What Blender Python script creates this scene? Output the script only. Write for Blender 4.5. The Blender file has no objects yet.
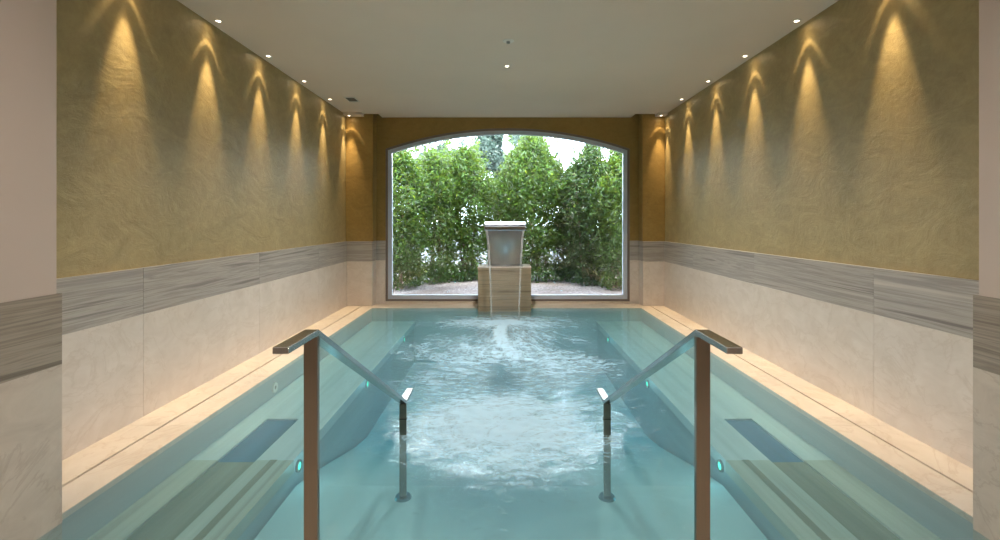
import bpy, bmesh, math, random
from mathutils import Vector, Matrix, noise as mnoise
random.seed(7)
R = math.radians
sc = bpy.context.scene
COL = sc.collection

# ---------------------------------------------------------------- camera, world, exposure
EYE = 1.24
cam_d = bpy.data.cameras.new('camera'); cam = bpy.data.objects.new('camera', cam_d); COL.objects.link(cam)
cam.location = (0, 0, EYE); cam.rotation_euler = (R(90), 0, 0)
cam_d.sensor_width = 36; cam_d.lens = 16.92; cam_d.shift_x = -0.003; cam_d.shift_y = -0.049
cam_d.clip_start = 0.02
sc.camera = cam
sc.view_settings.view_transform = 'Standard'; sc.view_settings.look = 'None'
sc.view_settings.gamma = 1; sc.view_settings.use_curve_mapping = False
sc.view_settings.exposure = 0.52
W = bpy.data.worlds.new('sky'); sc.world = W; W.use_nodes = True
wn = W.node_tree.nodes; wl = W.node_tree.links; wn.clear()
wo = wn.new('ShaderNodeOutputWorld'); wb = wn.new('ShaderNodeBackground')
wt = wn.new('ShaderNodeTexCoord'); wz = wn.new('ShaderNodeTexNoise'); wr = wn.new('ShaderNodeValToRGB')
wz.inputs['Scale'].default_value = 2.2; wz.inputs['Detail'].default_value = 5
wr.color_ramp.elements[0].position = 0.35; wr.color_ramp.elements[0].color = (0.62, 0.76, 0.95, 1)
wr.color_ramp.elements[1].position = 0.6; wr.color_ramp.elements[1].color = (0.95, 0.97, 1.0, 1)
wl.new(wt.outputs['Generated'], wz.inputs['Vector']); wl.new(wz.outputs['Fac'], wr.inputs['Fac'])
wl.new(wr.outputs['Color'], wb.inputs['Color']); wb.inputs['Strength'].default_value = 13.0
wl.new(wb.outputs[0], wo.inputs[0])
SUN_E = 9.0          # weak hazy sun in front of the window
sd = bpy.data.lights.new('sun', 'SUN'); sun = bpy.data.objects.new('sun', sd); COL.objects.link(sun)
sd.energy = SUN_E; sd.angle = R(12); sd.color = (1.0, 0.95, 0.86)
sun.rotation_euler = (R(28), R(18), 0)
LAMP = 1.0           # master level of the ceiling spots
POOLLAMP = 1.0

# ---------------------------------------------------------------- helpers
def new_bm(): return bmesh.new()
def box(bm, x0, x1, y0, y1, z0, z1, bevel=0.0, seg=2):
    vs = [bm.verts.new((x, y, z)) for x in (x0, x1) for y in (y0, y1) for z in (z0, z1)]
    fs = []
    for idx in ((0,1,3,2), (4,6,7,5), (0,4,5,1), (2,3,7,6), (0,2,6,4), (1,5,7,3)):
        fs.append(bm.faces.new([vs[i] for i in idx]))
    if bevel > 0:
        es = list({e for f in fs for e in f.edges})
        bmesh.ops.bevel(bm, geom=es, offset=bevel, segments=seg, affect='EDGES', profile=0.6)
    return bm
def cyl(bm, c, r, h, seg=24, axis='Z', r2=None):
    m = Matrix.Translation(c)
    if axis == 'Y': m = m @ Matrix.Rotation(R(90), 4, 'X')
    if axis == 'X': m = m @ Matrix.Rotation(R(90), 4, 'Y')
    bmesh.ops.create_cone(bm, cap_ends=True, segments=seg, radius1=r, radius2=r if r2 is None else r2, depth=h, matrix=m)
def ring(bm, c, r0, r1, h, seg=28, axis='Z'):
    """a solid ring (annulus with thickness h)"""
    rows = []
    for k in range(seg):
        a = 2*math.pi*k/seg
        row = []
        for r, z in ((r0, -h/2), (r1, -h/2), (r1, h/2), (r0, h/2)):
            p = Vector((r*math.cos(a), r*math.sin(a), z))
            if axis == 'X': p = Vector((p.z, p.x, p.y))
            if axis == 'Y': p = Vector((p.x, p.z, p.y))
            row.append(bm.verts.new(p + Vector(c)))
        rows.append(row)
    for k in range(seg):
        a, b = rows[k], rows[(k+1) % seg]
        for j in range(4):
            bm.faces.new((a[j], b[j], b[(j+1) % 4], a[(j+1) % 4]))
def prism(bm, pts, lo, hi, axis='X'):
    """extrude a closed 2-D outline; axis X: pts are (y,z); axis Y: pts are (x,z)"""
    def P(p, t): return (t, p[0], p[1]) if axis == 'X' else (p[0], t, p[1])
    a = [bm.verts.new(P(p, lo)) for p in pts]; b = [bm.verts.new(P(p, hi)) for p in pts]
    n = len(pts)
    bm.faces.new(a); bm.faces.new(list(reversed(b)))
    for i in range(n):
        bm.faces.new((a[i], b[i], b[(i+1) % n], a[(i+1) % n]))
def obj(name, bm, m=None, parent=None, smooth=False):
    bmesh.ops.recalc_face_normals(bm, faces=bm.faces)
    me = bpy.data.meshes.new(name); bm.to_mesh(me); bm.free()
    if m: me.materials.append(m)
    if smooth:
        for p in me.polygons: p.use_smooth = True
    o = bpy.data.objects.new(name, me); COL.objects.link(o)
    if parent: o.parent = parent
    return o
def pymesh(name, vs, fs, m, parent=None, smooth=False):
    me = bpy.data.meshes.new(name); me.from_pydata(vs, [], fs); me.update(); me.materials.append(m)
    if smooth:
        for p in me.polygons: p.use_smooth = True
    o = bpy.data.objects.new(name, me); COL.objects.link(o)
    if parent: o.parent = parent
    return o
def tag(o, label, cat, group=None):
    o['label'] = label; o['category'] = cat
    if group: o['group'] = group
    return o
def thing(name, label, cat, loc=(0,0,0), group=None, rot=(0,0,0)):
    o = bpy.data.objects.new(name, None); COL.objects.link(o); o.location = loc; o.rotation_euler = rot
    o.empty_display_size = 0.1
    return tag(o, label, cat, group)
def struct(name, bm, m, label=None):
    o = obj(name, bm, m); o['kind'] = 'structure'
    if label: o['label'] = label
    return o
def copy_tree(o, parent=None):
    c = o.copy(); COL.objects.link(c)
    c.parent = parent
    for ch in list(o.children): copy_tree(ch, c)
    return c

# ---------------------------------------------------------------- materials
class M:
    def __init__(s, name):
        s.m = bpy.data.materials.new(name); s.m.use_nodes = True
        s.n = s.m.node_tree.nodes; s.l = s.m.node_tree.links; s.n.clear()
        s.out = s.n.new('ShaderNodeOutputMaterial')
    def node(s, t, **kw):
        nd = s.n.new(t)
        for k, v in kw.items():
            if hasattr(nd, k): setattr(nd, k, v)
        return nd
    def link(s, a, b): s.l.new(a, b)
    def coord(s, scale=(1,1,1), loc=(0,0,0), kind='Object'):
        tc = s.n.new('ShaderNodeTexCoord'); mp = s.n.new('ShaderNodeMapping')
        mp.inputs['Scale'].default_value = scale; mp.inputs['Location'].default_value = loc
        s.link(tc.outputs[kind], mp.inputs['Vector']); return mp.outputs[0]
    def noise(s, vec, scale, detail=6, rough=0.55, dist=0.0):
        nd = s.n.new('ShaderNodeTexNoise'); nd.inputs['Scale'].default_value = scale
        nd.inputs['Detail'].default_value = detail; nd.inputs['Roughness'].default_value = rough
        nd.inputs['Distortion'].default_value = dist
        s.link(vec, nd.inputs['Vector']); return nd.outputs['Fac']
    def ramp(s, fac, stops):
        nd = s.n.new('ShaderNodeValToRGB'); cr = nd.color_ramp
        while len(cr.elements) < len(stops): cr.elements.new(0.5)
        for e, (p, c) in zip(cr.elements, stops):
            e.position = p; e.color = (c[0], c[1], c[2], 1) if len(c) == 3 else c
        s.link(fac, nd.inputs['Fac']); return nd.outputs['Color']
    def mix(s, fac, a, b, mode='MIX'):
        nd = s.n.new('ShaderNodeMix'); nd.data_type = 'RGBA'; nd.blend_type = mode
        if isinstance(fac, (int, float)): nd.inputs[0].default_value = fac
        else: s.link(fac, nd.inputs[0])
        for v, i in ((a, 6), (b, 7)):
            if isinstance(v, (tuple, list)): nd.inputs[i].default_value = (*v[:3], 1)
            else: s.link(v, nd.inputs[i])
        return nd.outputs[2]
    def math(s, op, a, b=0.0, c=None):
        nd = s.n.new('ShaderNodeMath'); nd.operation = op
        for i, v in enumerate((a, b) if c is None else (a, b, c)):
            if isinstance(v, (int, float)): nd.inputs[i].default_value = v
            else: s.link(v, nd.inputs[i])
        return nd.outputs[0]
    def bump(s, h, strength=0.2, dist=0.01):
        nd = s.n.new('ShaderNodeBump'); nd.inputs['Strength'].default_value = strength
        nd.inputs['Distance'].default_value = dist; s.link(h, nd.inputs['Height']); return nd.outputs[0]
    def pbr(s, col, rough=0.6, metal=0.0, normal=None, spec=0.5, trans=None):
        b = s.n.new('ShaderNodeBsdfPrincipled')
        if isinstance(col, (tuple, list)): b.inputs['Base Color'].default_value = (*col[:3], 1)
        else: s.link(col, b.inputs['Base Color'])
        if isinstance(rough, (int, float)): b.inputs['Roughness'].default_value = rough
        else: s.link(rough, b.inputs['Roughness'])
        b.inputs['Metallic'].default_value = metal
        b.inputs['Specular IOR Level'].default_value = spec
        if normal: s.link(normal, b.inputs['Normal'])
        s.link(b.outputs[0], s.out.inputs['Surface']); s.b = b
        return s.m
def simple(name, col, rough=0.6, metal=0.0, var=0.08, scale=8):
    a = M(name); v = a.coord()
    n = a.noise(v, scale)
    lo = tuple(c*(1-var) for c in col); hi = tuple(min(1, c*(1+var)) for c in col)
    return a.pbr(a.ramp(n, [(0.3, lo), (0.7, hi)]), rough, metal)

def mk_stucco(name, dark, mid, lite):
    a = M(name); v = a.coord()
    big = a.noise(v, 1.1, 5, 0.55, 0.8)
    sw = a.noise(a.coord(scale=(1, 1, 1.6)), 3.2, 10, 0.68, 2.2)
    fine = a.noise(v, 28, 6, 0.65, 0.5)
    c1 = a.ramp(big, [(0.3, dark), (0.55, mid), (0.78, lite)])
    c2 = a.ramp(sw, [(0.36, tuple(c*0.78 for c in mid)), (0.5, mid), (0.64, tuple(c*1.22 for c in mid))])
    c = a.mix(0.55, c1, c2)
    c = a.mix(0.25, c, a.ramp(fine, [(0.3, dark), (0.7, lite)]))
    h = a.math('ADD', sw, a.math('MULTIPLY', fine, 0.35))
    return a.pbr(c, 0.5, 0, a.bump(h, 0.38, 0.012), 0.4)
GOLD = mk_stucco('gold_stucco', (0.27, 0.20, 0.088), (0.365, 0.285, 0.135), (0.45, 0.37, 0.195))
GOLD_END = mk_stucco('ochre_stucco', (0.23, 0.145, 0.040), (0.30, 0.195, 0.058), (0.37, 0.25, 0.085))

def mk_plaster(name, col):
    a = M(name); v = a.coord()
    n = a.noise(v, 0.9, 4); f = a.noise(v, 40, 4)
    c = a.ramp(n, [(0.3, tuple(x*0.94 for x in col)), (0.7, col)])
    return a.pbr(c, 0.85, 0, a.bump(f, 0.05, 0.003), 0.2)
CEIL = mk_plaster('ceiling_plaster', (0.74, 0.645, 0.55))
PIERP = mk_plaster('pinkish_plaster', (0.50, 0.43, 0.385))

def panel_coord(a, step, off=0.0):
    """object coordinates that jump from one slab to the next (along y, or x on end walls)"""
    tc = a.n.new('ShaderNodeTexCoord'); sx = a.n.new('ShaderNodeSeparateXYZ'); a.link(tc.outputs['Object'], sx.inputs[0])
    i = a.math('FLOOR', a.math('DIVIDE', a.math('SUBTRACT', sx.outputs[1], off), step))
    cb = a.n.new('ShaderNodeCombineXYZ')
    a.link(a.math('MULTIPLY', i, 3.7), cb.inputs[0]); a.link(a.math('MULTIPLY', i, 1.9), cb.inputs[1]); a.link(a.math('MULTIPLY', i, 0.06), cb.inputs[2])
    ad = a.n.new('ShaderNodeVectorMath'); ad.operation = 'ADD'
    a.link(tc.outputs['Object'], ad.inputs[0]); a.link(cb.outputs[0], ad.inputs[1])
    return ad.outputs[0]
def scaled(a, vec, s):
    mp = a.n.new('ShaderNodeMapping'); mp.inputs['Scale'].default_value = s; a.link(vec, mp.inputs['Vector']); return mp.outputs[0]
def mk_marble(name, base, dark, lite, vein, step=1.42, off=0.14, rough=0.32):
    a = M(name); v = panel_coord(a, step, off)
    big = a.noise(v, 1.6, 6, 0.6, 0.6)
    mott = a.noise(scaled(a, v, (1, 0.8, 1.3)), 6.5, 9, 0.66, 0.8)
    vn = a.noise(scaled(a, v, (1, .9, 1.2)), 2.3, 8, 0.6, 1.4)
    vv = a.math('ABSOLUTE', a.math('SUBTRACT', vn, 0.5))
    c = a.ramp(big, [(0.3, dark), (0.5, base), (0.72, lite)])
    c = a.mix(0.6, c, a.ramp(mott, [(0.33, dark), (0.5, base), (0.66, lite)]))
    vm = a.ramp(vv, [(0.0, (1, 1, 1)), (0.022, (0, 0, 0))])
    c = a.mix(a.math('MULTIPLY', vm, 0.38), c, vein)
    return a.pbr(c, a.math('ADD', a.math('MULTIPLY', mott, 0.15), rough), 0, a.bump(mott, 0.05, 0.002), 0.4)
CREAM = mk_marble('cream_marble', (0.64, 0.575, 0.515), (0.58, 0.51, 0.45), (0.70, 0.64, 0.585), (0.52, 0.44, 0.37))
LEDGE = mk_marble('cream_deck_marble', (0.66, 0.58, 0.49), (0.58, 0.495, 0.41), (0.71, 0.64, 0.555), (0.48, 0.36, 0.27), step=0.9, rough=0.35)
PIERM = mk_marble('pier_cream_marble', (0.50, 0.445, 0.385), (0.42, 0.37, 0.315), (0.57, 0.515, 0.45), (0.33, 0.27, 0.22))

def mk_vein(name, stops, step=1.42, off=0.14, wob=1.2, zs=13.0):
    a = M(name); v = panel_coord(a, step, off)
    s1 = a.noise(scaled(a, v, (0.34, 0.24, zs)), 1.0, 10, 0.66, wob)
    s2 = a.noise(scaled(a, v, (1.0, 0.7, zs*3.4)), 1.2, 6, 0.6, 0.8)
    f = a.math('ADD', a.math('MULTIPLY', s1, 0.72), a.math('MULTIPLY', s2, 0.28))
    return a.pbr(a.ramp(f, stops), 0.36, 0, a.bump(s1, 0.06, 0.002), 0.4)
BAND = mk_vein('grey_vein_cut_travertine', [(0.34, (0.12, 0.105, 0.10)), (0.43, (0.27, 0.245, 0.225)), (0.49, (0.43, 0.395, 0.36)), (0.55, (0.29, 0.265, 0.245)), (0.60, (0.42, 0.385, 0.35)), (0.70, (0.53, 0.485, 0.44))], zs=10, wob=1.6)
PEDM = mk_vein('olive_vein_cut_travertine', [(0.36, (0.13, 0.10, 0.065)), (0.44, (0.25, 0.20, 0.13)), (0.51, (0.34, 0.28, 0.19)), (0.57, (0.24, 0.195, 0.13)), (0.66, (0.37, 0.31, 0.22))], zs=11)

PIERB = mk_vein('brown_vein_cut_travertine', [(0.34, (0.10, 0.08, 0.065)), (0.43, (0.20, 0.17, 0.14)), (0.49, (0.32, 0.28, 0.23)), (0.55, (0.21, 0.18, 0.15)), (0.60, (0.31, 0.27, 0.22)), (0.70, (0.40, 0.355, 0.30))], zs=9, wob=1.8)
def mk_lengthwise(name, stops, rough=0.4, xs=9):
    """stone whose veins run along the pool"""
    a = M(name); v = a.coord(scale=(xs, 0.25, 5))
    s1 = a.noise(v, 1.0, 8, 0.6, 0.8); s2 = a.noise(a.coord(scale=(xs*3, 0.6, 8)), 1.0, 5)
    f = a.math('ADD', a.math('MULTIPLY', s1, 0.7), a.math('MULTIPLY', s2, 0.3))
    return a.pbr(a.ramp(f, stops), rough)
BENCH = mk_lengthwise('pale_bench_stone', [(0.35, (0.50, 0.51, 0.49)), (0.5, (0.62, 0.63, 0.61)), (0.65, (0.70, 0.71, 0.69))])
BENCH_NEAR = mk_lengthwise('sandy_bench_stone', [(0.35, (0.34, 0.31, 0.24)), (0.5, (0.48, 0.45, 0.36)), (0.65, (0.57, 0.54, 0.45))])
PANEL_BLUE = mk_lengthwise('blue_panel', [(0.35, (0.015, 0.09, 0.17)), (0.65, (0.03, 0.14, 0.24))])
PANEL_BROWN = mk_lengthwise('brown_panel', [(0.35, (0.15, 0.14, 0.09)), (0.5, (0.23, 0.20, 0.13)), (0.65, (0.30, 0.27, 0.18))])
POOL = simple('pool_stone', (0.58, 0.59, 0.565), 0.5, 0, 0.08, 1.5)
POOLW = mk_lengthwise('pool_side_stone', [(0.35, (0.34, 0.37, 0.38)), (0.65, (0.46, 0.49, 0.50))])
STEPM = simple('step_stone', (0.50, 0.48, 0.44), 0.5, 0, 0.08, 1.2)
DARK = simple('dark_gap', (0.03, 0.022, 0.016), 0.8)
GROUT = simple('dark_drain', (0.12, 0.085, 0.06), 0.8)

def mk_brushed(name, col, rough, axis_scale=(60, 60, 1.5), spread=0.03):
    a = M(name); v = a.coord(scale=axis_scale)
    n = a.noise(v, 3, 5)
    return a.pbr(a.ramp(n, [(0.3, tuple(c*0.95 for c in col)), (0.7, col)]),
                 a.math('ADD', a.math('MULTIPLY', n, spread), rough), 1.0)
STEEL = mk_brushed('brushed_steel', (0.40, 0.40, 0.40), 0.22)
STEELF = mk_brushed('fountain_steel', (0.42, 0.44, 0.45), 0.38, (60, 2, 2))
LIPM = mk_brushed('sky_tinted_lip_steel', (0.46, 0.53, 0.62), 0.18, (2, 60, 60))  # lighter, bluer steel: sky reflection on the lip painted into the colour
POST_STEEL = mk_brushed('brown_reflection_steel', (0.22, 0.19, 0.155), 0.30)  # post steel darkened to brown, the dim room's reflection put into the colour
ALU = simple('sky_tinted_aluminium', (0.52, 0.59, 0.70), 0.4, 0.1, 0.03)  # blue cast of reflected sky is part of this base colour
FRAME_DK = simple('taupe_frame', (0.20, 0.165, 0.15), 0.5, 0.2, 0.05)
WHITEP = simple('white_enamel', (0.72, 0.69, 0.64), 0.5, 0, 0.03)
VENTM = simple('vent_grey', (0.22, 0.20, 0.17), 0.6)

def emis(name, col, s):
    a = M(name); e = a.n.new('ShaderNodeEmission'); e.inputs[0].default_value = (*col, 1); e.inputs[1].default_value = s
    a.link(e.outputs[0], a.out.inputs['Surface']); return a.m
LENS = emis('warm_lamp_lens', (1.0, 0.86, 0.66), 9)
LENS_G = emis('green_lamp_lens', (0.10, 1.0, 0.62), 1.6)

def mk_glass():
    a = M('window_glass')
    t = a.n.new('ShaderNodeBsdfTransparent'); t.inputs[0].default_value = (0.95, 0.98, 0.97, 1)
    g = a.n.new('ShaderNodeBsdfGlossy'); g.inputs['Roughness'].default_value = 0.02
    f = a.n.new('ShaderNodeFresnel'); f.inputs[0].default_value = 1.45
    m = a.n.new('ShaderNodeMixShader'); a.link(f.outputs[0], m.inputs[0]); a.link(t.outputs[0], m.inputs[1]); a.link(g.outputs[0], m.inputs[2])
    a.link(m.outputs[0], a.out.inputs['Surface']); return a.m
GLASS = mk_glass()
def mk_water():
    a = M('pool_water')
    t = a.n.new('ShaderNodeBsdfTransparent'); t.inputs[0].default_value = (0.93, 1.0, 1.0, 1)
    g = a.n.new('ShaderNodeBsdfGlossy'); g.inputs['Roughness'].default_value = 0.10
    f = a.n.new('ShaderNodeFresnel'); f.inputs[0].default_value = 1.33
    n1 = a.noise(a.coord(scale=(1, 1, 1)), 3.2, 4, 0.5, 0.4)
    b = a.bump(n1, 0.22, 0.03)
    a.link(b, g.inputs['Normal']); a.link(b, f.inputs['Normal'])
    m = a.n.new('ShaderNodeMixShader'); a.link(f.outputs[0], m.inputs[0]); a.link(t.outputs[0], m.inputs[1]); a.link(g.outputs[0], m.inputs[2])
    df = a.n.new('ShaderNodeBsdfDiffuse'); df.inputs[0].default_value = (0.36, 0.66, 0.78, 1)   # veil of light scattered in aerated water, put in as surface colour
    m2 = a.n.new('ShaderNodeMixShader'); m2.inputs[0].default_value = 0.16; a.link(m.outputs[0], m2.inputs[1]); a.link(df.outputs[0], m2.inputs[2])
    a.link(m2.outputs[0], a.out.inputs['Surface'])
    va = a.n.new('ShaderNodeVolumeAbsorption'); va.inputs[0].default_value = (0.09, 0.73, 0.89, 1); va.inputs[1].default_value = 0.95
    a.link(va.outputs[0], a.out.inputs['Volume'])
    return a.m
WATER = mk_water()
def mk_foam():
    a = M('white_foam')
    at = a.n.new('ShaderNodeAttribute'); at.attribute_name = 'foam_cover'
    pl = a.n.new('ShaderNodeAttribute'); pl.attribute_name = 'foam_flow'
    vec = pl.outputs['Vector']
    n1 = a.noise(vec, 5.0, 10, 0.68, 1.2); n2 = a.noise(a.coord(scale=(1.0, 1.9, 1)), 9.0, 9, 0.70, 1.2)
    n3 = a.noise(a.coord(scale=(1.0, 1.7, 1)), 30.0, 6, 0.65, 0.8)
    n = a.math('ADD', a.math('ADD', a.math('MULTIPLY', n1, 0.85), a.math('MULTIPLY', n2, 0.85)), a.math('SUBTRACT', a.math('MULTIPLY', n3, 0.35), 0.525))
    d = a.math('MULTIPLY', at.outputs['Fac'], 0.76)
    v = a.math('ADD', n, a.math('SUBTRACT', d, 0.86))
    al = a.n.new('ShaderNodeMapRange'); al.interpolation_type = 'SMOOTHSTEP'
    al.inputs['From Min'].default_value = -0.22; al.inputs['From Max'].default_value = 0.32; al.inputs['To Max'].default_value = 0.88
    a.link(v, al.inputs['Value'])
    t = a.n.new('ShaderNodeBsdfTransparent')
    df = a.n.new('ShaderNodeBsdfDiffuse'); df.inputs[0].default_value = (0.60, 0.83, 1.0, 1)
    tl = a.n.new('ShaderNodeBsdfTranslucent'); tl.inputs[0].default_value = (0.68, 0.88, 1.0, 1)
    s1 = a.n.new('ShaderNodeMixShader'); s1.inputs[0].default_value = 0.4; a.link(df.outputs[0], s1.inputs[1]); a.link(tl.outputs[0], s1.inputs[2])
    m = a.n.new('ShaderNodeMixShader'); a.link(al.outputs[0], m.inputs[0]); a.link(t.outputs[0], m.inputs[1]); a.link(s1.outputs[0], m.inputs[2])
    a.link(m.outputs[0], a.out.inputs['Surface']); return a.m
FOAM = mk_foam()
def mk_stream(name, alpha):
    a = M(name)
    n = a.noise(a.coord(scale=(18, 1, 1.2)), 3, 4)
    al = a.math('MULTIPLY', n, alpha*2)
    t = a.n.new('ShaderNodeBsdfTransparent'); df = a.n.new('ShaderNodeBsdfDiffuse'); df.inputs[0].default_value = (0.86, 0.92, 0.95, 1)
    tl = a.n.new('ShaderNodeBsdfTranslucent'); tl.inputs[0].default_value = (0.9, 0.95, 1, 1)
    s1 = a.n.new('ShaderNodeMixShader'); s1.inputs[0].default_value = 0.5; a.link(df.outputs[0], s1.inputs[1]); a.link(tl.outputs[0], s1.inputs[2])
    m = a.n.new('ShaderNodeMixShader'); a.link(al, m.inputs[0]); a.link(t.outputs[0], m.inputs[1]); a.link(s1.outputs[0], m.inputs[2])
    a.link(m.outputs[0], a.out.inputs['Surface']); return a.m
STREAM = mk_stream('falling_water_edge', 0.22); SHEET = mk_stream('falling_water_sheet', 0.07)

# ---------------------------------------------------------------- the room
XL, XR = -2.28, 2.35          # marble faces
PL, PR = -1.87, 1.97          # pool edges
YN, YF = 1.55, 6.70           # pool near / far edge
YP, YB = 6.86, 7.06           # pilaster face, window wall face
H = 2.80
ZT, ZM = 0.943, 0.65          # top of marble, bottom of grey band
PLY = 0.025                   # plaster sits this far behind the marble
YPL, YPR = 1.93, 1.93         # piers end here
def side_wall(side):
    s = -1 if side == 'left' else 1
    x = XL if s < 0 else XR
    bm = new_bm(); xs = sorted((x + s*PLY, x + s*0.30)); box(bm, *xs, -4.0, YB + 0.4, -0.05, H + 0.05)
    w = struct('wall_' + side, bm, GOLD)
    bm = new_bm()
    y = 0.14; 
    while y < YB:
        xs = sorted((x, x + s*(PLY + 0.01))); box(bm, *xs, max(y, YPL - 0.3) + 0.001, min(y + 1.42, YP + 0.1) - 0.001, 0.0, ZM - 0.001)
        y += 1.42
    obj('marble_cladding', bm, CREAM, w)
    bm = new_bm(); y = 0.14
    while y < YB:
        xs = sorted((x, x + s*(PLY + 0.01))); box(bm, *xs, max(y, YPL - 0.3) + 0.001, min(y + 1.42, YP + 0.1) - 0.001, ZM, ZT)
        y += 1.42
    obj('travertine_band', bm, BAND, w)
side_wall('left'); side_wall('right')
# piers beside the camera
def pier(side):
    s = -1 if side == 'left' else 1
    xf = -1.82 if s < 0 else 1.90         # marble face
    yp = 1.94 if s < 0 else 1.90
    xo = XL - 0.05 if s < 0 else XR + 0.05
    bm = new_bm(); box(bm, *sorted((xf + s*0.004, xo)), -4.0, yp - 0.02, -0.02, H + 0.02)
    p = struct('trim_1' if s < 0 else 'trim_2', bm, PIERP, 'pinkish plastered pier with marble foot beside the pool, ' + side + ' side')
    bm = new_bm()
    box(bm, *sorted((xf, xf + s*0.03)), -4.0, yp, -0.4, ZM); box(bm, *sorted((xf + s*0.02, xo)), yp - 0.03, yp, -0.05, ZM)
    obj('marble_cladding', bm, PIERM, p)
    bm = new_bm()
    box(bm, *sorted((xf, xf + s*0.03)), -4.0, yp, ZM, ZT); box(bm, *sorted((xf + s*0.02, xo)), yp - 0.03, yp, ZM, ZT)
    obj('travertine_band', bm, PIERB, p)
pier('left'); pier('right')
# ceiling with the notch beside each pilaster
bm = new_bm()
nL0, nL1, nR0, nR1 = -2.03, -1.82, 1.93, 2.22
box(bm, XL - 0.3, XR + 0.3, -4.2, YP - 0.01, H, H + 0.25)
box(bm, XL - 0.3, nL0, YP - 0.01, YB + 0.4, H, H + 0.25)
box(bm, nL1, nR0, YP - 0.01, YB + 0.4, H, H + 0.25)
box(bm, nR1, XR + 0.3, YP - 0.01, YB + 0.4, H, H + 0.25)
struct('ceiling', bm, CEIL)
bm = new_bm(); box(bm, XL - 0.1, XR + 0.1, YP - 0.2, YB + 0.4, H + 0.25, H + 0.3)
struct('trim_9', bm, DARK)
# wall behind the camera
bm = new_bm(); box(bm, XL - 0.3, XR + 0.3, -4.2, -4.0, -0.05, H + 0.05)
struct('wall_back', bm, GOLD_END)
# pilasters
def pilaster(side):
    if side == 'left': x0, x1, n = XL - 0.02, (372.5-503)*YP/470, 'trim_3'
    else: x0, x1, n = (643-503)*YP/470, XR + 0.02, 'trim_4'
    bm = new_bm(); box(bm, x0, x1, YP + 0.02, YB + 0.02, ZT, H + 0.2); p = struct(n, bm, GOLD_END)
    bm = new_bm(); box(bm, x0, x1, YP, YB + 0.02, 0.0, ZM - 0.001, 0.004); obj('marble_cladding', bm, CREAM, p)
    bm = new_bm(); box(bm, x0, x1, YP, YB + 0.02, ZM, ZT, 0.004); obj('travertine_band', bm, BAND, p)
pilaster('left'); pilaster('right')
# small dropped boxes over the corners (each carries a downlight)
bm = new_bm(); box(bm, XL - 0.01, -2.035, YP - 0.13, YP + 0.15, H - 0.035, H + 0.01); struct('trim_5', bm, CEIL)
bm = new_bm(); box(bm, 2.225, XR + 0.01, YP - 0.13, YP + 0.15, H - 0.035, H + 0.01); struct('trim_6', bm, CEIL)

# window wall with arched opening
WX0, WX1, WZ0, WZS, RISE = -1.77, 1.91, 0.03, 2.33, 0.31
def arch_pts(inset, n=40):
    """closed outline of the arched opening, shrunk by inset: list of (x,z)"""
    x0, x1, z0, zs = WX0 + inset, WX1 - inset, WZ0 + inset, WZS - inset*0.7
    hw = (x1 - x0)/2; cx = (x0 + x1)/2; rise = RISE - inset*0.3
    rad = (hw*hw + rise*rise)/(2*rise); a = math.asin(hw/rad); cz = zs + rise - rad
    pts = [(x0, z0), (x1, z0)]
    for k in range(n + 1):
        t = a - 2*a*k/n
        pts.append((cx + rad*math.sin(t), cz + rad*math.cos(t)))
    return pts
def arch_ring(bm, i0, i1, y0, y1):
    A, B = arch_pts(i0), arch_pts(i1); n = len(A)
    va = [[bm.verts.new((p[0], y, p[1])) for p in P] for P in (A, B) for y in (y0, y1)]
    a0, a1, b0, b1 = va
    for i in range(n):
        j = (i+1) % n
        bm.faces.new((a0[i], a0[j], b0[j], b0[i])); bm.faces.new((a1[i], b1[i], b1[j], a1[j]))
        bm.faces.new((a0[i], a1[i], a1[j], a0[j])); bm.faces.new((b0[i], b0[j], b1[j], b1[i]))
def window_wall(bm, zlo, zhi, y0, y1, face_only=False):
    """wall between zlo and zhi minus the arch"""
    A = arch_pts(0.0); xl, xr = XL - 0.3, XR + 0.3
    arch = A[2:]                       # right spring .. left spring
    if zhi <= WZS:                     # two side blocks
        box(bm, xl, WX0, y0, y1, zlo, zhi); box(bm, WX1, xr, y0, y1, zlo, zhi); return
    box(bm, xl, WX0, y0, y1, zlo, WZS); box(bm, WX1, xr, y0, y1, zlo, WZS)
    pts = [(xr, WZS), (xr, zhi), (xl, zhi), (xl, WZS)] + list(reversed(arch))
    # strips above the arch
    f = [(WX1, WZS)]
    arch2 = arch
    for k in range(len(arch2)-1):
        (xa, za), (xb, zb) = arch2[k], arch2[k+1]
        vs = [bm.verts.new(p) for p in ((xa, y0, za), (xa, y0, zhi), (xb, y0, zhi), (xb, y0, zb), (xa, y1, za), (xa, y1, zhi), (xb, y1, zhi), (xb, y1, zb))]
        for q in ((0,1,2,3), (4,7,6,5), (0,3,7,4), (1,5,6,2)): bm.faces.new([vs[i] for i in q])
    box(bm, xl, WX0, y0, y1, WZS, zhi); box(bm, WX1, xr, y0, y1, WZS, zhi)
bm = new_bm(); window_wall(bm, ZT, H + 0.3, YB + 0.02, YB + 0.30); wf = struct('wall_front', bm, GOLD_END)
bm = new_bm(); window_wall(bm, -0.1, ZM - 0.001, YB, YB + 0.30); obj('marble_cladding', bm, CREAM, wf)
bm = new_bm(); window_wall(bm, ZM, ZT, YB, YB + 0.30); obj('travertine_band', bm, BAND, wf)
bm = new_bm(); box(bm, WX0, WX1, YB + 0.0, YB + 0.30, -0.1, WZ0 - 0.002); obj('window_sill', bm, LEDGE, wf)
bm = new_bm(); arch_ring(bm, 0.0, 0.030, YB + 0.03, YB + 0.12); win = struct('window_1', bm, FRAME_DK)
bm = new_bm(); arch_ring(bm, 0.030, 0.085, YB + 0.05, YB + 0.13); obj('inner_frame', bm, ALU, win)
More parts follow.
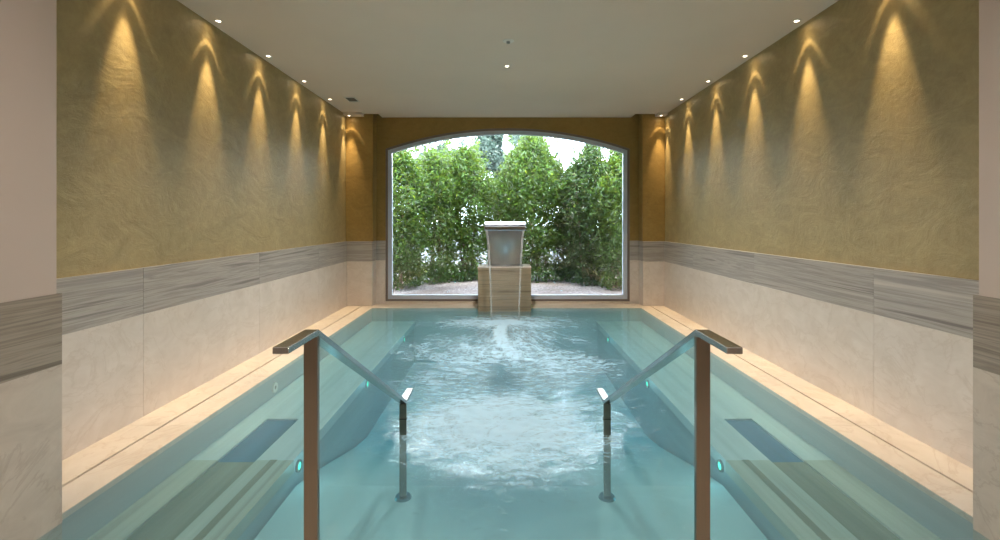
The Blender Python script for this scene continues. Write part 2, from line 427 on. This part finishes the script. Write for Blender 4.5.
bm = new_bm(); prism(bm, arch_pts(0.07), YB + 0.085, YB + 0.095, 'Y'); obj('glass_pane', bm, GLASS, win)

# deck ledges, each with a narrow drain slot
SL, SR = -2.06, 2.15
bm = new_bm()
def slabs(x0, x1):
    y = YN - 0.5
    while y < YF + 0.2:
        y1 = min(y + 0.9, YB + 0.02); box(bm, x0, x1, y + 0.0008, y1 - 0.0008, -0.03, 0.0); y += 0.9
slabs(XL - 0.03, SL - 0.008); slabs(SL + 0.008, PL)
slabs(PR, SR - 0.008); slabs(SR + 0.008, XR + 0.03)
box(bm, PL, PR, YF, YB + 0.02, -0.03, 0.0)
fl = struct('floor', bm, LEDGE)
bm = new_bm(); box(bm, XL - 0.05, PL - 0.1, YN - 0.5, YB + 0.02, -0.2, -0.02); 
box(bm, PR + 0.1, XR + 0.05, YN - 0.5, YB + 0.02, -0.2, -0.02)
bmesh.ops.translate(bm, verts=bm.verts, vec=(0, 0, -0.004))

o = obj('drain_channel', bm, GROUT, fl)
bm = new_bm(); box(bm, XL - 0.1, XR + 0.1, -4.0, YN, -0.12, 0.0); struct('trim_7', bm, LEDGE, 'cream marble deck at the near end of the pool')

# ---------------------------------------------------------------- the pool shell
FZ = -0.78; BD = -0.19; BI_L, BI_R = -1.25, 1.33
bm = new_bm()
box(bm, PL - 0.3, PR + 0.3, YN - 0.3, YF + 0.3, FZ - 0.2, FZ)
box(bm, PL - 0.3, PR + 0.3, YF, YF + 0.3, FZ, -0.031)
box(bm, PL - 0.3, PR + 0.3, YN - 0.3, YN, FZ, -0.13)
pool = struct('trim_8', bm, POOL, 'pale stone pool basin under turquoise water')
bm = new_bm()
box(bm, PL - 0.15, PL, YN, YF, FZ, -0.031); box(bm, PR, PR + 0.15, YN, YF, FZ, -0.031)
obj('side_lining', bm, POOLW, pool)
YS = 2.81
def bench(x0, x1, s):
    """bench from pool wall x0 to inner edge x1; recessed panel in its seat"""
    lo, hi = sorted((x0, x1)); 
    xa, xb = (-1.705, -1.475) if s < 0 else (1.595+0.0, 1.80)
    for (y0, y1, m, pm, nm) in ((YS, YF, BENCH, PANEL_BLUE, 'far_seat'), (YN, YS, BENCH_NEAR, PANEL_BROWN, 'near_seat')):
        yq = 3.40 if nm == 'far_seat' else y1
        bm = new_bm()
        box(bm, lo, xa, y0, yq, -0.26, BD); box(bm, xb, hi, y0, yq, -0.26, BD)
        if nm == 'far_seat': box(bm, lo, hi, yq, y1, -0.26, BD)
        obj('bench_seat', bm, m, pool)
        bm = new_bm(); box(bm, xa, xb, y0, yq, -0.26, BD - 0.012); p = obj('seat_panel', bm, pm, pool)
    bm = new_bm(); box(bm, lo + (0 if s < 0 else 0.02), hi - (0.02 if s < 0 else 0), YN, YF, FZ, -0.26); obj('bench_riser', bm, POOLW, pool)
    xc = x1 - 0.0
    bm = new_bm(); a, b = sorted((x1 + s*0.10, x1 + s*0.14)); box(bm, a, b, YN, YS, BD - 0.01, BD + 0.003); obj('stone_inlay', bm, PANEL_BROWN, pool)
bench(PL, BI_L, -1); bench(PR, BI_R, 1)
bm = new_bm()
prism(bm, [(YN, FZ), (YN, -0.16), (1.75, -0.16), (1.76, -0.30), (2.10, -0.30), (2.12, -0.36), (2.84, -0.36), (3.1, -0.42), (4.0, -0.68), (4.5, FZ)], BI_L, BI_R)
obj('pool_steps', bm, POOL, pool)

# water body
WZ = -0.004
bm = new_bm(); box(bm, PL - 0.002, PR + 0.002, YN - 0.001, YF + 0.001, FZ - 0.05, WZ)
wt_ = obj('pool_water', bm, WATER); wt_['kind'] = 'stuff'; wt_['label'] = 'turquoise water filling the pool'; wt_['category'] = 'water'

# foam: a fine heightfield on the water
def gauss(x, y, cx, cy, sx, sy): return math.exp(-((x-cx)/sx)**2 - ((y-cy)/sy)**2)
def sstep(a, b, t):
    t = max(0, min(1, (t-a)/(b-a))); return t*t*(3-2*t)
FX, FY = 0.02, 5.72            # where the fountain's water lands
def foam_density(x, y):
    wob = 0.16*mnoise.noise(Vector((x*1.6, y*1.6, 0))) + 0.08*mnoise.noise(Vector((x*4, y*4, 3)))
    # big churn near the stairs
    r = math.hypot((x - 0.05)/0.80, (y - 2.92)/0.86)
    d = 0.86*sstep(1.35, 0.15, r + wob*1.8)
    # middle field
    r = math.hypot((x - 0.02)/1.15, (y - 4.1)/2.0)
    d = max(d, 0.60*sstep(1.35, 0.2, r + wob*1.5))
    # splash where the sheet lands: wide, thin in y
    r = math.hypot((x - FX)/1.30, (y - FY)/0.62)
    d = max(d, 0.70*sstep(1.35, 0.0, r + wob))
    r = math.hypot((x - FX)/0.42, (y - FY)/0.28)
    d = max(d, 1.05*sstep(1.2, 0.2, r + wob*0.6))
    # the trail that snakes towards the camera
    t = (FY - y)/1.75
    if 0 <= t <= 1:
        cx = FX - 0.09*math.sin(t*3.3) + 0.22*t*t
        w = 0.085 + 0.08*t
        d = max(d, (1.05 - 0.35*t)*sstep(1.4, 0.2, abs(x - cx)/w + wob*0.5)*sstep(0, 0.15, 1 - t))
    # calm hole in the middle
    d -= 0.30*gauss(x, y, 0.0, 3.75, 0.22, 0.35)
    return max(0.0, min(1.05, d))
def make_foam():
    nx, ny = 150, 300
    x0, x1, y0, y1 = -1.30, 1.38, 1.80, 6.45
    vs, dens, flow = [], [], []
    for j in range(ny + 1):
        for i in range(nx + 1):
            x = x0 + (x1-x0)*i/nx; y = y0 + (y1-y0)*j/ny
            d = foam_density(x, y)
            dx, dy = x - FX, y - (FY + 0.15)
            rr = math.hypot(dx, dy); th = math.atan2(dx, -dy)
            k = sstep(3.4, 1.6, rr)
            # flow coordinates: streaks run out from the landing point, turbulent further off
            fx = (th*2.6)*k + (x*1.3 + 0.35*math.sin(y*3 + x*2))*(1-k); fy = (rr*0.55)*k + (y*2.3)*(1-k)
            h = d*(0.012 + 0.016*mnoise.noise(Vector((x*7, y*9, 1))) + 0.010*mnoise.noise(Vector((x*19, y*24, 5))))
            vs.append((x, y, WZ + 0.004 + max(-0.003, h))); dens.append(d); flow.append((fx, fy, 0.15*x))
    fs = []
    for j in range(ny):
        for i in range(nx):
            a = j*(nx+1) + i
            if max(dens[a], dens[a+1], dens[a+nx+1], dens[a+nx+2]) > 0.02:
                fs.append((a, a+1, a+nx+2, a+nx+1))
    o = pymesh('water_foam', vs, fs, FOAM, None, True)
    at = o.data.attributes.new('foam_cover', 'FLOAT', 'POINT'); at.data.foreach_set('value', dens)
    fl_ = o.data.attributes.new('foam_flow', 'FLOAT_VECTOR', 'POINT'); fl_.data.foreach_set('vector', [c for f in flow for c in f])
    o['kind'] = 'stuff'; o['label'] = 'white foam churning on the pool water'; o['category'] = 'foam'
make_foam()

# ---------------------------------------------------------------- pool fittings
def pool_lamp(x, y, z, s, label):
    t = thing('underwater_lamp', label, 'lamp', (x, y, z), 'lamps in the bench risers')
    bm = new_bm(); ring(bm, (0, 0, 0), 0.022, 0.036, 0.012, axis='X'); obj('rim', bm, STEEL, t)
    bm = new_bm(); cyl(bm, (0, 0, 0), 0.022, 0.010, 20, 'X'); obj('lens', bm, LENS_G, t)
    ld = bpy.data.lights.new('lamp_light', 'POINT'); lo = bpy.data.objects.new('lamp_light', ld); COL.objects.link(lo)
    lo.parent = t; lo.location = (-s*0.08, 0, 0); ld.color = (0.45, 0.95, 1.0); ld.energy = 0.20*POOLLAMP; ld.shadow_soft_size = 0.03
for y, w in ((2.86, 'nearest the stairs'), (4.3, 'in the middle of the basin'), (5.9, 'nearest the fountain')):
    pool_lamp(BI_L + 0.007, y, -0.25, -1, 'small green glowing underwater lamp in the left bench riser, ' + w)
    pool_lamp(BI_R - 0.007, y, -0.25, 1, 'small green glowing underwater lamp in the right bench riser, ' + w)
def jet(x, y, z, label):
    t = thing('jet_nozzle', label, 'nozzle', (x, y, z))
    bm = new_bm(); ring(bm, (0, 0, 0), 0.016, 0.040, 0.014, axis='X'); obj('rim', bm, WHITEP, t)
    bm = new_bm(); cyl(bm, (0, 0, 0), 0.016, 0.008, 20, 'X'); obj('outlet', bm, VENTM, t)
jet(PL + 0.006, 3.84, -0.12, 'small round pale jet nozzle in the submerged side wall, left of the left handrail')

# ---------------------------------------------------------------- handrails
def path_bar(bm, pts, x, w, t):
    """flat bar of width w and thickness t along a path in the y-z plane, mitred"""
    n = len(pts); prev = None
    for i, (y, z) in enumerate(pts):
        if i == 0: d = Vector(pts[1]) - Vector(pts[0])
        elif i == n-1: d = Vector(pts[-1]) - Vector(pts[-2])
        else:
            d1 = (Vector(pts[i]) - Vector(pts[i-1])).normalized(); d2 = (Vector(pts[i+1]) - Vector(pts[i])).normalized(); d = d1 + d2
        d.normalize(); nrm = Vector((-d.y, d.x)); k = 1.0
        if 0 < i < n-1: k = 1.0/max(0.5, nrm.dot(Vector((-d1.y, d1.x))))
        row = [bm.verts.new((x + sx*w/2, y + nrm.x*sz*t/2*k, z + nrm.y*sz*t/2*k)) for sx, sz in ((-1,-1), (1,-1), (1,1), (-1,1))]
        if prev:
            for j in range(4): bm.faces.new((prev[j], prev[(j+1)%4], row[(j+1)%4], row[j]))
        else: bm.faces.new(row)
        prev = row
    bm.faces.new(list(reversed(prev)))
def handrail(xn, label):
    t = thing('handrail', label, 'handrail', (xn, 1.42, 0), 'pool handrails')
    top = 0.903
    bm = new_bm(); path_bar(bm, [(-0.20, top), (0.0, top), (1.30, 0.193), (1.50, 0.193)], 0, 0.042, 0.018)
    bmesh.ops.bevel(bm, geom=[e for e in bm.edges], offset=0.0015, segments=1, affect='EDGES')
    obj('rail', bm, STEEL, t)
    bm = new_bm(); box(bm, -0.021, 0.021, -0.009, 0.009, 0.0, top - 0.012, 0.0015, 1); p = obj('post', bm, POST_STEEL, t)
    bm = new_bm(); cyl(bm, (0, 0, 0.004), 0.05, 0.008); obj('base_flange', bm, STEEL, p)
    bm = new_bm(); box(bm, -0.020, 0.020, 1.291, 1.309, -0.36, 0.185, 0.0015, 1); p = obj('post', bm, POST_STEEL, t)
    bm = new_bm(); box(bm, -0.022, 0.022, 1.288, 1.312, 0.095, 0.100); obj('joint_collar', bm, DARK, p)
    bm = new_bm(); cyl(bm, (0, 1.30, -0.354), 0.05, 0.012, r2=0.042); obj('base_flange', bm, STEEL, p)
    return t
handrail(-0.578, 'brushed steel flat bar handrail descending into the pool, the left one')
handrail(0.602, 'brushed steel flat bar handrail descending into the pool, the right one')

# ---------------------------------------------------------------- the fountain
bm = new_bm(); box(bm, -0.345, 0.387, 6.475, 6.93, 0.0, 0.45, 0.003); 
PD = thing('fountain_pedestal', 'olive brown veined stone pedestal under the steel water spout', 'pedestal', (0.021, 6.7, 0))
bm.free()
def pedbox(z0, z1, nm):
    bm = new_bm(); box(bm, -0.366, 0.366, -0.225, 0.23, z0, z1, 0.003); obj(nm, bm, PEDM, PD)
pedbox(-0.10, 0.205, 'lower_block'); pedbox(0.207, 0.592, 'upper_block')
bm = new_bm(); box(bm, -0.370, 0.370, -0.229, 0.234, 0.592, 0.606, 0.003); obj('top_slab', bm, CREAM, PD)
FT = thing('water_spout', 'curved stainless steel cascade spout standing on the stone pedestal', 'fountain', (0.028, 6.7, 0.606))
def lerp(a, b, t): return a + (b-a)*t
def spout():
    # centre line of front and back skins in (y,z), from foot to lip
    def bez(p, n):
        out = []
        for k in range(n+1):
            t = k/n; q = [Vector(v) for v in p]
            while len(q) > 1: q = [q[i].lerp(q[i+1], t) for i in range(len(q)-1)]
            out.append((q[0].x, q[0].y))
        return out
    front = bez([(-0.10, 0.0), (-0.06, 0.28), (-0.16, 0.485), (-0.47, 0.53)], 20)
    back = bez([(0.16, 0.0), (0.20, 0.52), (0.05, 0.63), (-0.47, 0.588)], 20)
    def hw(t): return lerp(0.238, 0.262, min(1, t*1.25))
    def skin(name, A, B, mat, inner=0.0, sides=True):
        bm = new_bm(); rows = []
        for k in range(len(A)):
            w = hw(k/20) - inner
            rows.append([bm.verts.new((-w, *A[k])), bm.verts.new((w, *A[k])), bm.verts.new((w, *B[k])), bm.verts.new((-w, *B[k]))])
        for k in range(len(rows)-1):
            for j in range(4): bm.faces.new((rows[k][j], rows[k][(j+1)%4], rows[k+1][(j+1)%4], rows[k+1][j]))
        bm.faces.new(rows[0]); bm.faces.new(rows[-1])
        o = obj(name, bm, mat, FT, False)
        return o
    b = skin('body', front, back, STEELF)
    for p in b.data.polygons: p.use_smooth = abs(p.normal.x) < 0.5
    bm = new_bm(); prism(bm, [(-0.497, 0.508), (-0.506, 0.52), (-0.506, 0.558), (-0.496, 0.574), (-0.46, 0.592), (-0.37, 0.622), (-0.355, 0.612), (-0.37, 0.53), (-0.42, 0.508)], -0.272, 0.272); obj('lip', bm, LIPM, FT)
    bm = new_bm(); box(bm, -0.250, 0.250, -0.14, 0.20, 0.0, 0.008, 0.002, 1); obj('foot_plate', bm, STEELF, FT)
spout()
# falling water: thin sheet whose thick edges draw together
def falling():
    t = thing('falling_water', 'thin sheet of water falling from the steel spout into the pool', 'water', (0.028, 6.20, 0.0))
    N = 24
    def P(u): return (-0.36*u*0.9 - 0.01, 1.125 - 1.125*u**1.7)   # y,z offsets along the fall
    def edge(s):
        bm = new_bm(); prev = None
        for k in range(N+1):
            u = k/N; y, z = P(u); x = s*lerp(0.252, 0.17, u**0.8); r = lerp(0.014, 0.010, u)
            row = [bm.verts.new((x + r*math.cos(a), y + r*0.7*math.sin(a), z)) for a in [2*math.pi*q/8 for q in range(8)]]
            if prev:
                for q in range(8): bm.faces.new((prev[q], prev[(q+1)%8], row[(q+1)%8], row[q]))
            prev = row
        obj('edge_stream', bm, STREAM, t, True)
    edge(-1); edge(1)
    bm = new_bm(); prev = None
    for k in range(N+1):
        u = k/N; y, z = P(u); w = lerp(0.252, 0.17, u**0.8) - 0.01
        row = [bm.verts.new((-w + 2*w*q/12, y + 0.004*math.sin(q*2), z)) for q in range(13)]
        if prev:
            for q in range(12): bm.faces.new((prev[q], prev[q+1], row[q+1], row[q]))
        prev = row
    o = obj('water_sheet', bm, SHEET, t, True)
falling()

# ---------------------------------------------------------------- downlights
def lamp_nodes(ld, color, strength):
    """beam profile of a reflector lamp: a peaked core, a gap and a faint outer ring"""
    ld.use_nodes = True; nt = ld.node_tree; n = nt.nodes; n.clear()
    out = n.new('ShaderNodeOutputLight'); em = n.new('ShaderNodeEmission'); em.inputs[0].default_value = (*color, 1)
    ge = n.new('ShaderNodeNewGeometry'); sx = n.new('ShaderNodeSeparateXYZ'); nt.links.new(ge.outputs['Incoming'], sx.inputs[0])
    def mth(op, a, b=None):
        m = n.new('ShaderNodeMath'); m.operation = op
        for i, v in enumerate((a, b)):
            if v is None: continue
            if isinstance(v, (int, float)): m.inputs[i].default_value = v
            else: nt.links.new(v, m.inputs[i])
        return m.outputs[0]
    ang = mth('DIVIDE', mth('ARCCOSINE', mth('MINIMUM', mth('ABSOLUTE', sx.outputs[2]), 1.0)), R(90))
    rp = n.new('ShaderNodeValToRGB'); cr = rp.color_ramp; cr.interpolation = 'LINEAR'
    prof = [(0, 1.7), (3, 1.9), (5, 2.1), (8, 1.75), (12, 1.25), (14, 0.8), (15.5, 0.22), (17.5, 0.05), (23, 0.018), (26, 0.05), (28.5, 0.115), (31, 0.095), (34, 0.025), (44, 0.010), (55, 0.005), (70, 0.003), (90, 0.0)]
    while len(cr.elements) < len(prof): cr.elements.new(0.5)
    for e, (d, v) in zip(cr.elements, prof):
        e.position = d/90; e.color = (v/8, v/8, v/8, 1)
    nt.links.new(ang, rp.inputs['Fac'])
    nt.links.new(mth('MULTIPLY', rp.outputs['Color'], strength), em.inputs[1]); nt.links.new(em.outputs[0], out.inputs[0])
proto = None
WARM = (1.0, 0.74, 0.42)
spot_data = bpy.data.lights.new('wall_washer_beam', 'SPOT'); spot_data.energy = 440*LAMP; spot_data.spot_size = R(175); spot_data.spot_blend = 0.1
spot_data.shadow_soft_size = 0.008; lamp_nodes(spot_data, WARM, 1.0)
wide_data = bpy.data.lights.new('downlight_beam', 'SPOT'); wide_data.energy = 75*LAMP; wide_data.spot_size = R(150); wide_data.spot_blend = 1.0
wide_data.shadow_soft_size = 0.03; wide_data.color = (1.0, 0.88, 0.76)
def downlight(x, y, z, label, group, beam):
    t = thing('downlight', label, 'ceiling light', (x, y, z), group)
    bm = new_bm(); ring(bm, (0, 0, -0.002), 0.018, 0.030, 0.006); obj('trim_ring', bm, WHITEP, t)
    bm = new_bm(); cyl(bm, (0, 0, 0.0005), 0.018, 0.004, 20); obj('lens', bm, LENS, t)
    lo = bpy.data.objects.new('beam', beam); COL.objects.link(lo); lo.parent = t; lo.location = (0, 0, -0.012)
    return t
ordn = ['above its largest scallop of light', 'the row\'s largest in view', 'next after the row\'s largest', 'second before the window corner', 'last before the window corner']
ys = [2.86, 3.66, 4.44, 5.24, 6.02]
DX = 0.062
for k, y in enumerate(ys):
    downlight(XL - PLY + 0.088, y, H, 'recessed downlight by the gold left wall, ' + ordn[k], 'wall washing downlights', spot_data)
    downlight(XR + PLY - 0.088, y, H, 'recessed downlight by the gold right wall, ' + ordn[k], 'wall washing downlights', spot_data)
downlight(-2.225, YP - 0.07, H - 0.035, 'tiny recessed downlight in the corner left of the window', 'wall washing downlights', spot_data)
downlight(2.285, YP - 0.07, H - 0.035, 'tiny recessed downlight in the corner right of the window', 'wall washing downlights', spot_data)
mid_data = wide_data.copy(); mid_data.energy = 260*LAMP
downlight(0.04, 4.73, H, 'single small downlight in the middle of the ceiling', 'room downlights', mid_data)
for (x, y, w) in ((-0.9, 1.0, 'above the left handrail'), (0.9, 1.0, 'above the right handrail'), (-0.9, -1.5, 'behind the viewer on the left'), (0.9, -1.5, 'behind the viewer on the right'), (0.04, 2.6, 'above the pool stairs')):  # out-of-view lamps added to brighten the room
    downlight(x, y, H, 'added unseen fill downlight in the ceiling ' + w, 'room downlights', wide_data)
# sprinkler and vent
t = thing('sprinkler', 'small round sprinkler cover in the middle of the ceiling', 'sprinkler', (0.045, 4.07, H))
bm = new_bm(); cyl(bm, (0, 0, -0.003), 0.045, 0.006, 28, r2=0.05); obj('cover_plate', bm, WHITEP, t)
bm = new_bm(); cyl(bm, (0, 0, -0.012), 0.016, 0.014, 16); obj('head', bm, STEEL, t)
t = thing('air_vent', 'small rectangular dark ventilation grille in the ceiling near the left wall', 'vent', (-1.94, 6.03, H))
bm = new_bm()
for a in ((-0.07, 0.07, -0.11, -0.095), (-0.07, 0.07, 0.095, 0.11), (-0.07, -0.058, -0.095, 0.095), (0.058, 0.07, -0.095, 0.095)): box(bm, *a, -0.006, 0.001)
obj('frame', bm, WHITEP, t)
bm = new_bm(); box(bm, -0.058, 0.058, -0.095, 0.095, -0.001, 0.002); obj('opening', bm, DARK, t)
bm = new_bm()
for k in range(5): yy = -0.075 + k*0.0375; box(bm, -0.058, 0.058, yy - 0.004, yy + 0.004, -0.005, 0)
obj('louvre', bm, VENTM, t)

# ---------------------------------------------------------------- outdoors
def mk_gravel():
    a = M('gravel'); v = a.coord()
    vo = a.n.new('ShaderNodeTexVoronoi'); vo.inputs['Scale'].default_value = 26; a.link(v, vo.inputs['Vector'])
    n = a.noise(v, 1.2, 5)
    c = a.ramp(vo.outputs['Distance'], [(0.05, (0.30, 0.265, 0.275)), (0.4, (0.21, 0.18, 0.185)), (0.7, (0.08, 0.07, 0.07))])
    c = a.mix(a.math('MULTIPLY', a.ramp(n, [(0.45, (0, 0, 0)), (0.62, (1, 1, 1))]), 0.6), c, (0.085, 0.06, 0.048))
    return a.pbr(c, 0.9, 0, a.bump(vo.outputs['Distance'], 0.6, 0.02), 0.2)
bm = new_bm(); box(bm, -14, 14, YB + 0.30, 40, -0.3, -0.02); g = struct('ground', bm, mk_gravel()); 
def mk_leaf(name, dark, mid, lite, yel):
    a = M(name)
    at = a.n.new('ShaderNodeAttribute'); at.attribute_name = 'tint'
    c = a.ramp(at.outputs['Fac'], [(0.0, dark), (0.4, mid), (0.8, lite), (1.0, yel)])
    b = a.n.new('ShaderNodeBsdfPrincipled'); a.link(c, b.inputs['Base Color']); b.inputs['Roughness'].default_value = 0.38
    b.inputs['Specular IOR Level'].default_value = 0.45
    tl = a.n.new('ShaderNodeBsdfTranslucent'); a.link(a.mix(0.5, c, yel), tl.inputs[0])
    m = a.n.new('ShaderNodeMixShader'); m.inputs[0].default_value = 0.38; a.link(b.outputs[0], m.inputs[1]); a.link(tl.outputs[0], m.inputs[2])
    a.link(m.outputs[0], a.out.inputs['Surface']); return a.m
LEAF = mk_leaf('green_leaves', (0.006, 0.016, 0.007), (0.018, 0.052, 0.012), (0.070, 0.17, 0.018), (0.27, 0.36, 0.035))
LEAF_D = mk_leaf('dark_green_leaves', (0.005, 0.013, 0.007), (0.013, 0.036, 0.012), (0.045, 0.115, 0.020), (0.18, 0.26, 0.035))
LEAF_F = mk_leaf('hazed_leaves', (0.035, 0.058, 0.052), (0.050, 0.082, 0.068), (0.070, 0.112, 0.088), (0.09, 0.14, 0.10))  # distance haze painted in as paler, greyer leaf colours
BARK = simple('bark', (0.16, 0.11, 0.075), 0.9, 0, 0.3, 20)
def foliage(name, n, shape, leaf, mat, parent, seed):
    """leaf blades scattered in clumps through a volume; shape(rnd) -> (point, outwardness 0..1)"""
    rnd = random.Random(seed); vs, fs, tint = [], [], []
    n = int(n*2.3)
    while len(fs) < n*2:
        c, outw = shape(rnd)
        base_t = rnd.random()
        m = rnd.randint(5, 9)
        for _ in range(m):
            p = c + Vector((rnd.gauss(0, 0.055), rnd.gauss(0, 0.055), rnd.gauss(0, 0.065)))
            if p.z < 0.0: continue
            L = leaf*rnd.uniform(0.65, 1.25); Wd = L*rnd.uniform(0.30, 0.42)
            d = Vector((rnd.gauss(0, 1), rnd.gauss(0, 1), rnd.gauss(0.1, 0.9))).normalized()
            s = d.cross(Vector((rnd.gauss(0, 1), rnd.gauss(0, 1), rnd.gauss(0, 1)))).normalized()
            nn = d.cross(s)
            b = len(vs)
            vs += [tuple(p - d*L/2), tuple(p + s*Wd/2 + nn*Wd*0.18), tuple(p + d*L/2), tuple(p - s*Wd/2 + nn*Wd*0.18)]
            fs += [(b, b+1, b+2), (b, b+2, b+3)]
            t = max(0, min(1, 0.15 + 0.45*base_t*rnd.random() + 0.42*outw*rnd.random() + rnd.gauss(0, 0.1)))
            tint += [t, t]
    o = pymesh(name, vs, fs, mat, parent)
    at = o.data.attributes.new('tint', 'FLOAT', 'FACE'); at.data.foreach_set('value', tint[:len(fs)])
    return o
def shrub(x, y, w, d, h, n, label, seed, mat=LEAF, leaf=0.085, zlo=0.05, group='hedge shrubs outside the window', lean=0.0):
    t = thing('shrub', label, 'shrub', (x, y, -0.02), group)
    rs = random.Random(seed + 50)
    sprigs = [(rs.uniform(-0.36, 0.36)*w, rs.uniform(-0.3, 0.3)*d, h*rs.uniform(0.92, 1.12)) for _ in range(9)]
    def shape(r):
        if r.random() < 0.05:                     # upright young shoots over the top
            sx_, sy_, sh = r.choice(sprigs); u = r.random()
            return Vector((sx_ + r.gauss(0, 0.03), sy_, lerp(h*0.72, sh, u))), 1.0
        while True:
            z = zlo + (h - zlo)*r.random()**0.95
            f = (z/h)
            rad = (0.86 + 0.14*math.sin(min(1, f*1.5)*math.pi/2)) * (1.0 if f < 0.7 else max(0.08, 1 - ((f-0.7)/0.33)**1.6))
            a = r.uniform(0, 2*math.pi); q = r.random()**0.42
            bump_ = 1 + 0.34*mnoise.noise(Vector((math.cos(a)*1.4 + seed*3.1, math.sin(a)*1.4, z*2.2))) + 0.16*mnoise.noise(Vector((math.cos(a)*4 + seed, math.sin(a)*4, z*6)))
            px, py = math.cos(a)*q*rad*w/2*bump_ + lean*f, math.sin(a)*q*rad*d/2*bump_
            # gaps between boughs, and bare stems low down
            if 0.30 < z < 0.75 and mnoise.noise(Vector((px*3.1 + seed*2, 0, z*3.0))) > 0.10 and r.random() < 0.8: continue
            if mnoise.noise(Vector((px*2.4 + seed, py*2.4, z*2.4))) < -0.30 and r.random() < 0.6: continue
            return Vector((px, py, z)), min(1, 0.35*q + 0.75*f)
    foliage('foliage', n, shape, leaf, mat, t, seed)
    bm = new_bm(); rr = random.Random(seed)
    for k in range(5):
        bx, by = rr.uniform(-w*0.18, w*0.18), rr.uniform(-d*0.15, d*0.15); prev = None; hx, hy = rr.uniform(-0.25, 0.25)*w, rr.uniform(-0.2, 0.2)*d
        for q in range(7):
            u = q/6; c = Vector((lerp(bx, bx+hx, u) + 0.02*math.sin(u*9 + k), lerp(by, by+hy, u), u*h*0.8)); r_ = lerp(0.024, 0.006, u)
            row = [bm.verts.new(c + Vector((r_*math.cos(a), r_*math.sin(a), 0))) for a in [2*math.pi*i/6 for i in range(6)]]
            if prev:
                for i in range(6): bm.faces.new((prev[i], prev[(i+1)%6], row[(i+1)%6], row[i]))
            prev = row
    obj('stems', bm, BARK, t)
def at(px, Y): return (px - 503)*Y/470
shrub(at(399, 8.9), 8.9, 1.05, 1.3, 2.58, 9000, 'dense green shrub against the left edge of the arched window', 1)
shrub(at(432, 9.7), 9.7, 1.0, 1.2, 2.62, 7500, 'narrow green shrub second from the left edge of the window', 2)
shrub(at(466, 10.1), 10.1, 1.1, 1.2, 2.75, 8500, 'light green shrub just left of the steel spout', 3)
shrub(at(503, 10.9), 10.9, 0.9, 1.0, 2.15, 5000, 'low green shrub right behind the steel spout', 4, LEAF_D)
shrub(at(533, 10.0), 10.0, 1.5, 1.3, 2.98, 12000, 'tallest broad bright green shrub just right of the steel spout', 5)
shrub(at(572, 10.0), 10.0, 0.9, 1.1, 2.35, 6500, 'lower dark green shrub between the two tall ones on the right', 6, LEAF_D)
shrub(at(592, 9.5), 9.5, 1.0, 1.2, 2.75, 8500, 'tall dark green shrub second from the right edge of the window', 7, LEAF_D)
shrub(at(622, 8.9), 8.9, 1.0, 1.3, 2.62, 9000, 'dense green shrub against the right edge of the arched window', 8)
def far_tree(x, y, w, h, seed, label):
    t = thing('tree', label, 'tree', (x, y, -0.02), 'distant trees behind the hedge')
    def shape(r):
        while True:
            p = Vector((r.gauss(0, 0.36), r.gauss(0, 0.36), r.gauss(0, 0.36)))
            if p.length > 1: continue
            if mnoise.noise(p*2.6 + Vector((seed, 0, 0))) < -0.05: continue
            return Vector((p.x*w, p.y*w, h*0.68 + p.z*h*0.42)), 0.5 + 0.5*p.z
    foliage('crown', 7000, shape, 0.22, LEAF_F, t, seed)
    bm = new_bm(); cyl(bm, (0, 0, h*0.3), 0.16, h*0.62, 12, r2=0.08); obj('trunk', bm, BARK, t)
far_tree(at(497, 19), 19, 2.0, 5.15, 21, 'hazy grey green tree rising behind the middle of the hedge')
far_tree(at(440, 22), 22, 1.6, 4.7, 22, 'hazy grey green tree rising behind the hedge left of the middle one')
far_tree(at(532, 23), 23, 1.6, 4.9, 23, 'hazy grey green tree rising behind the hedge right of the middle one')
bm = new_bm(); box(bm, -9, 9, 13.2, 13.4, -0.05, 1.05)
o = obj('garden_wall', bm, simple('white_render', (0.30, 0.33, 0.38), 0.8)); tag(o, 'low white garden wall glimpsed through the foot of the hedge', 'wall')
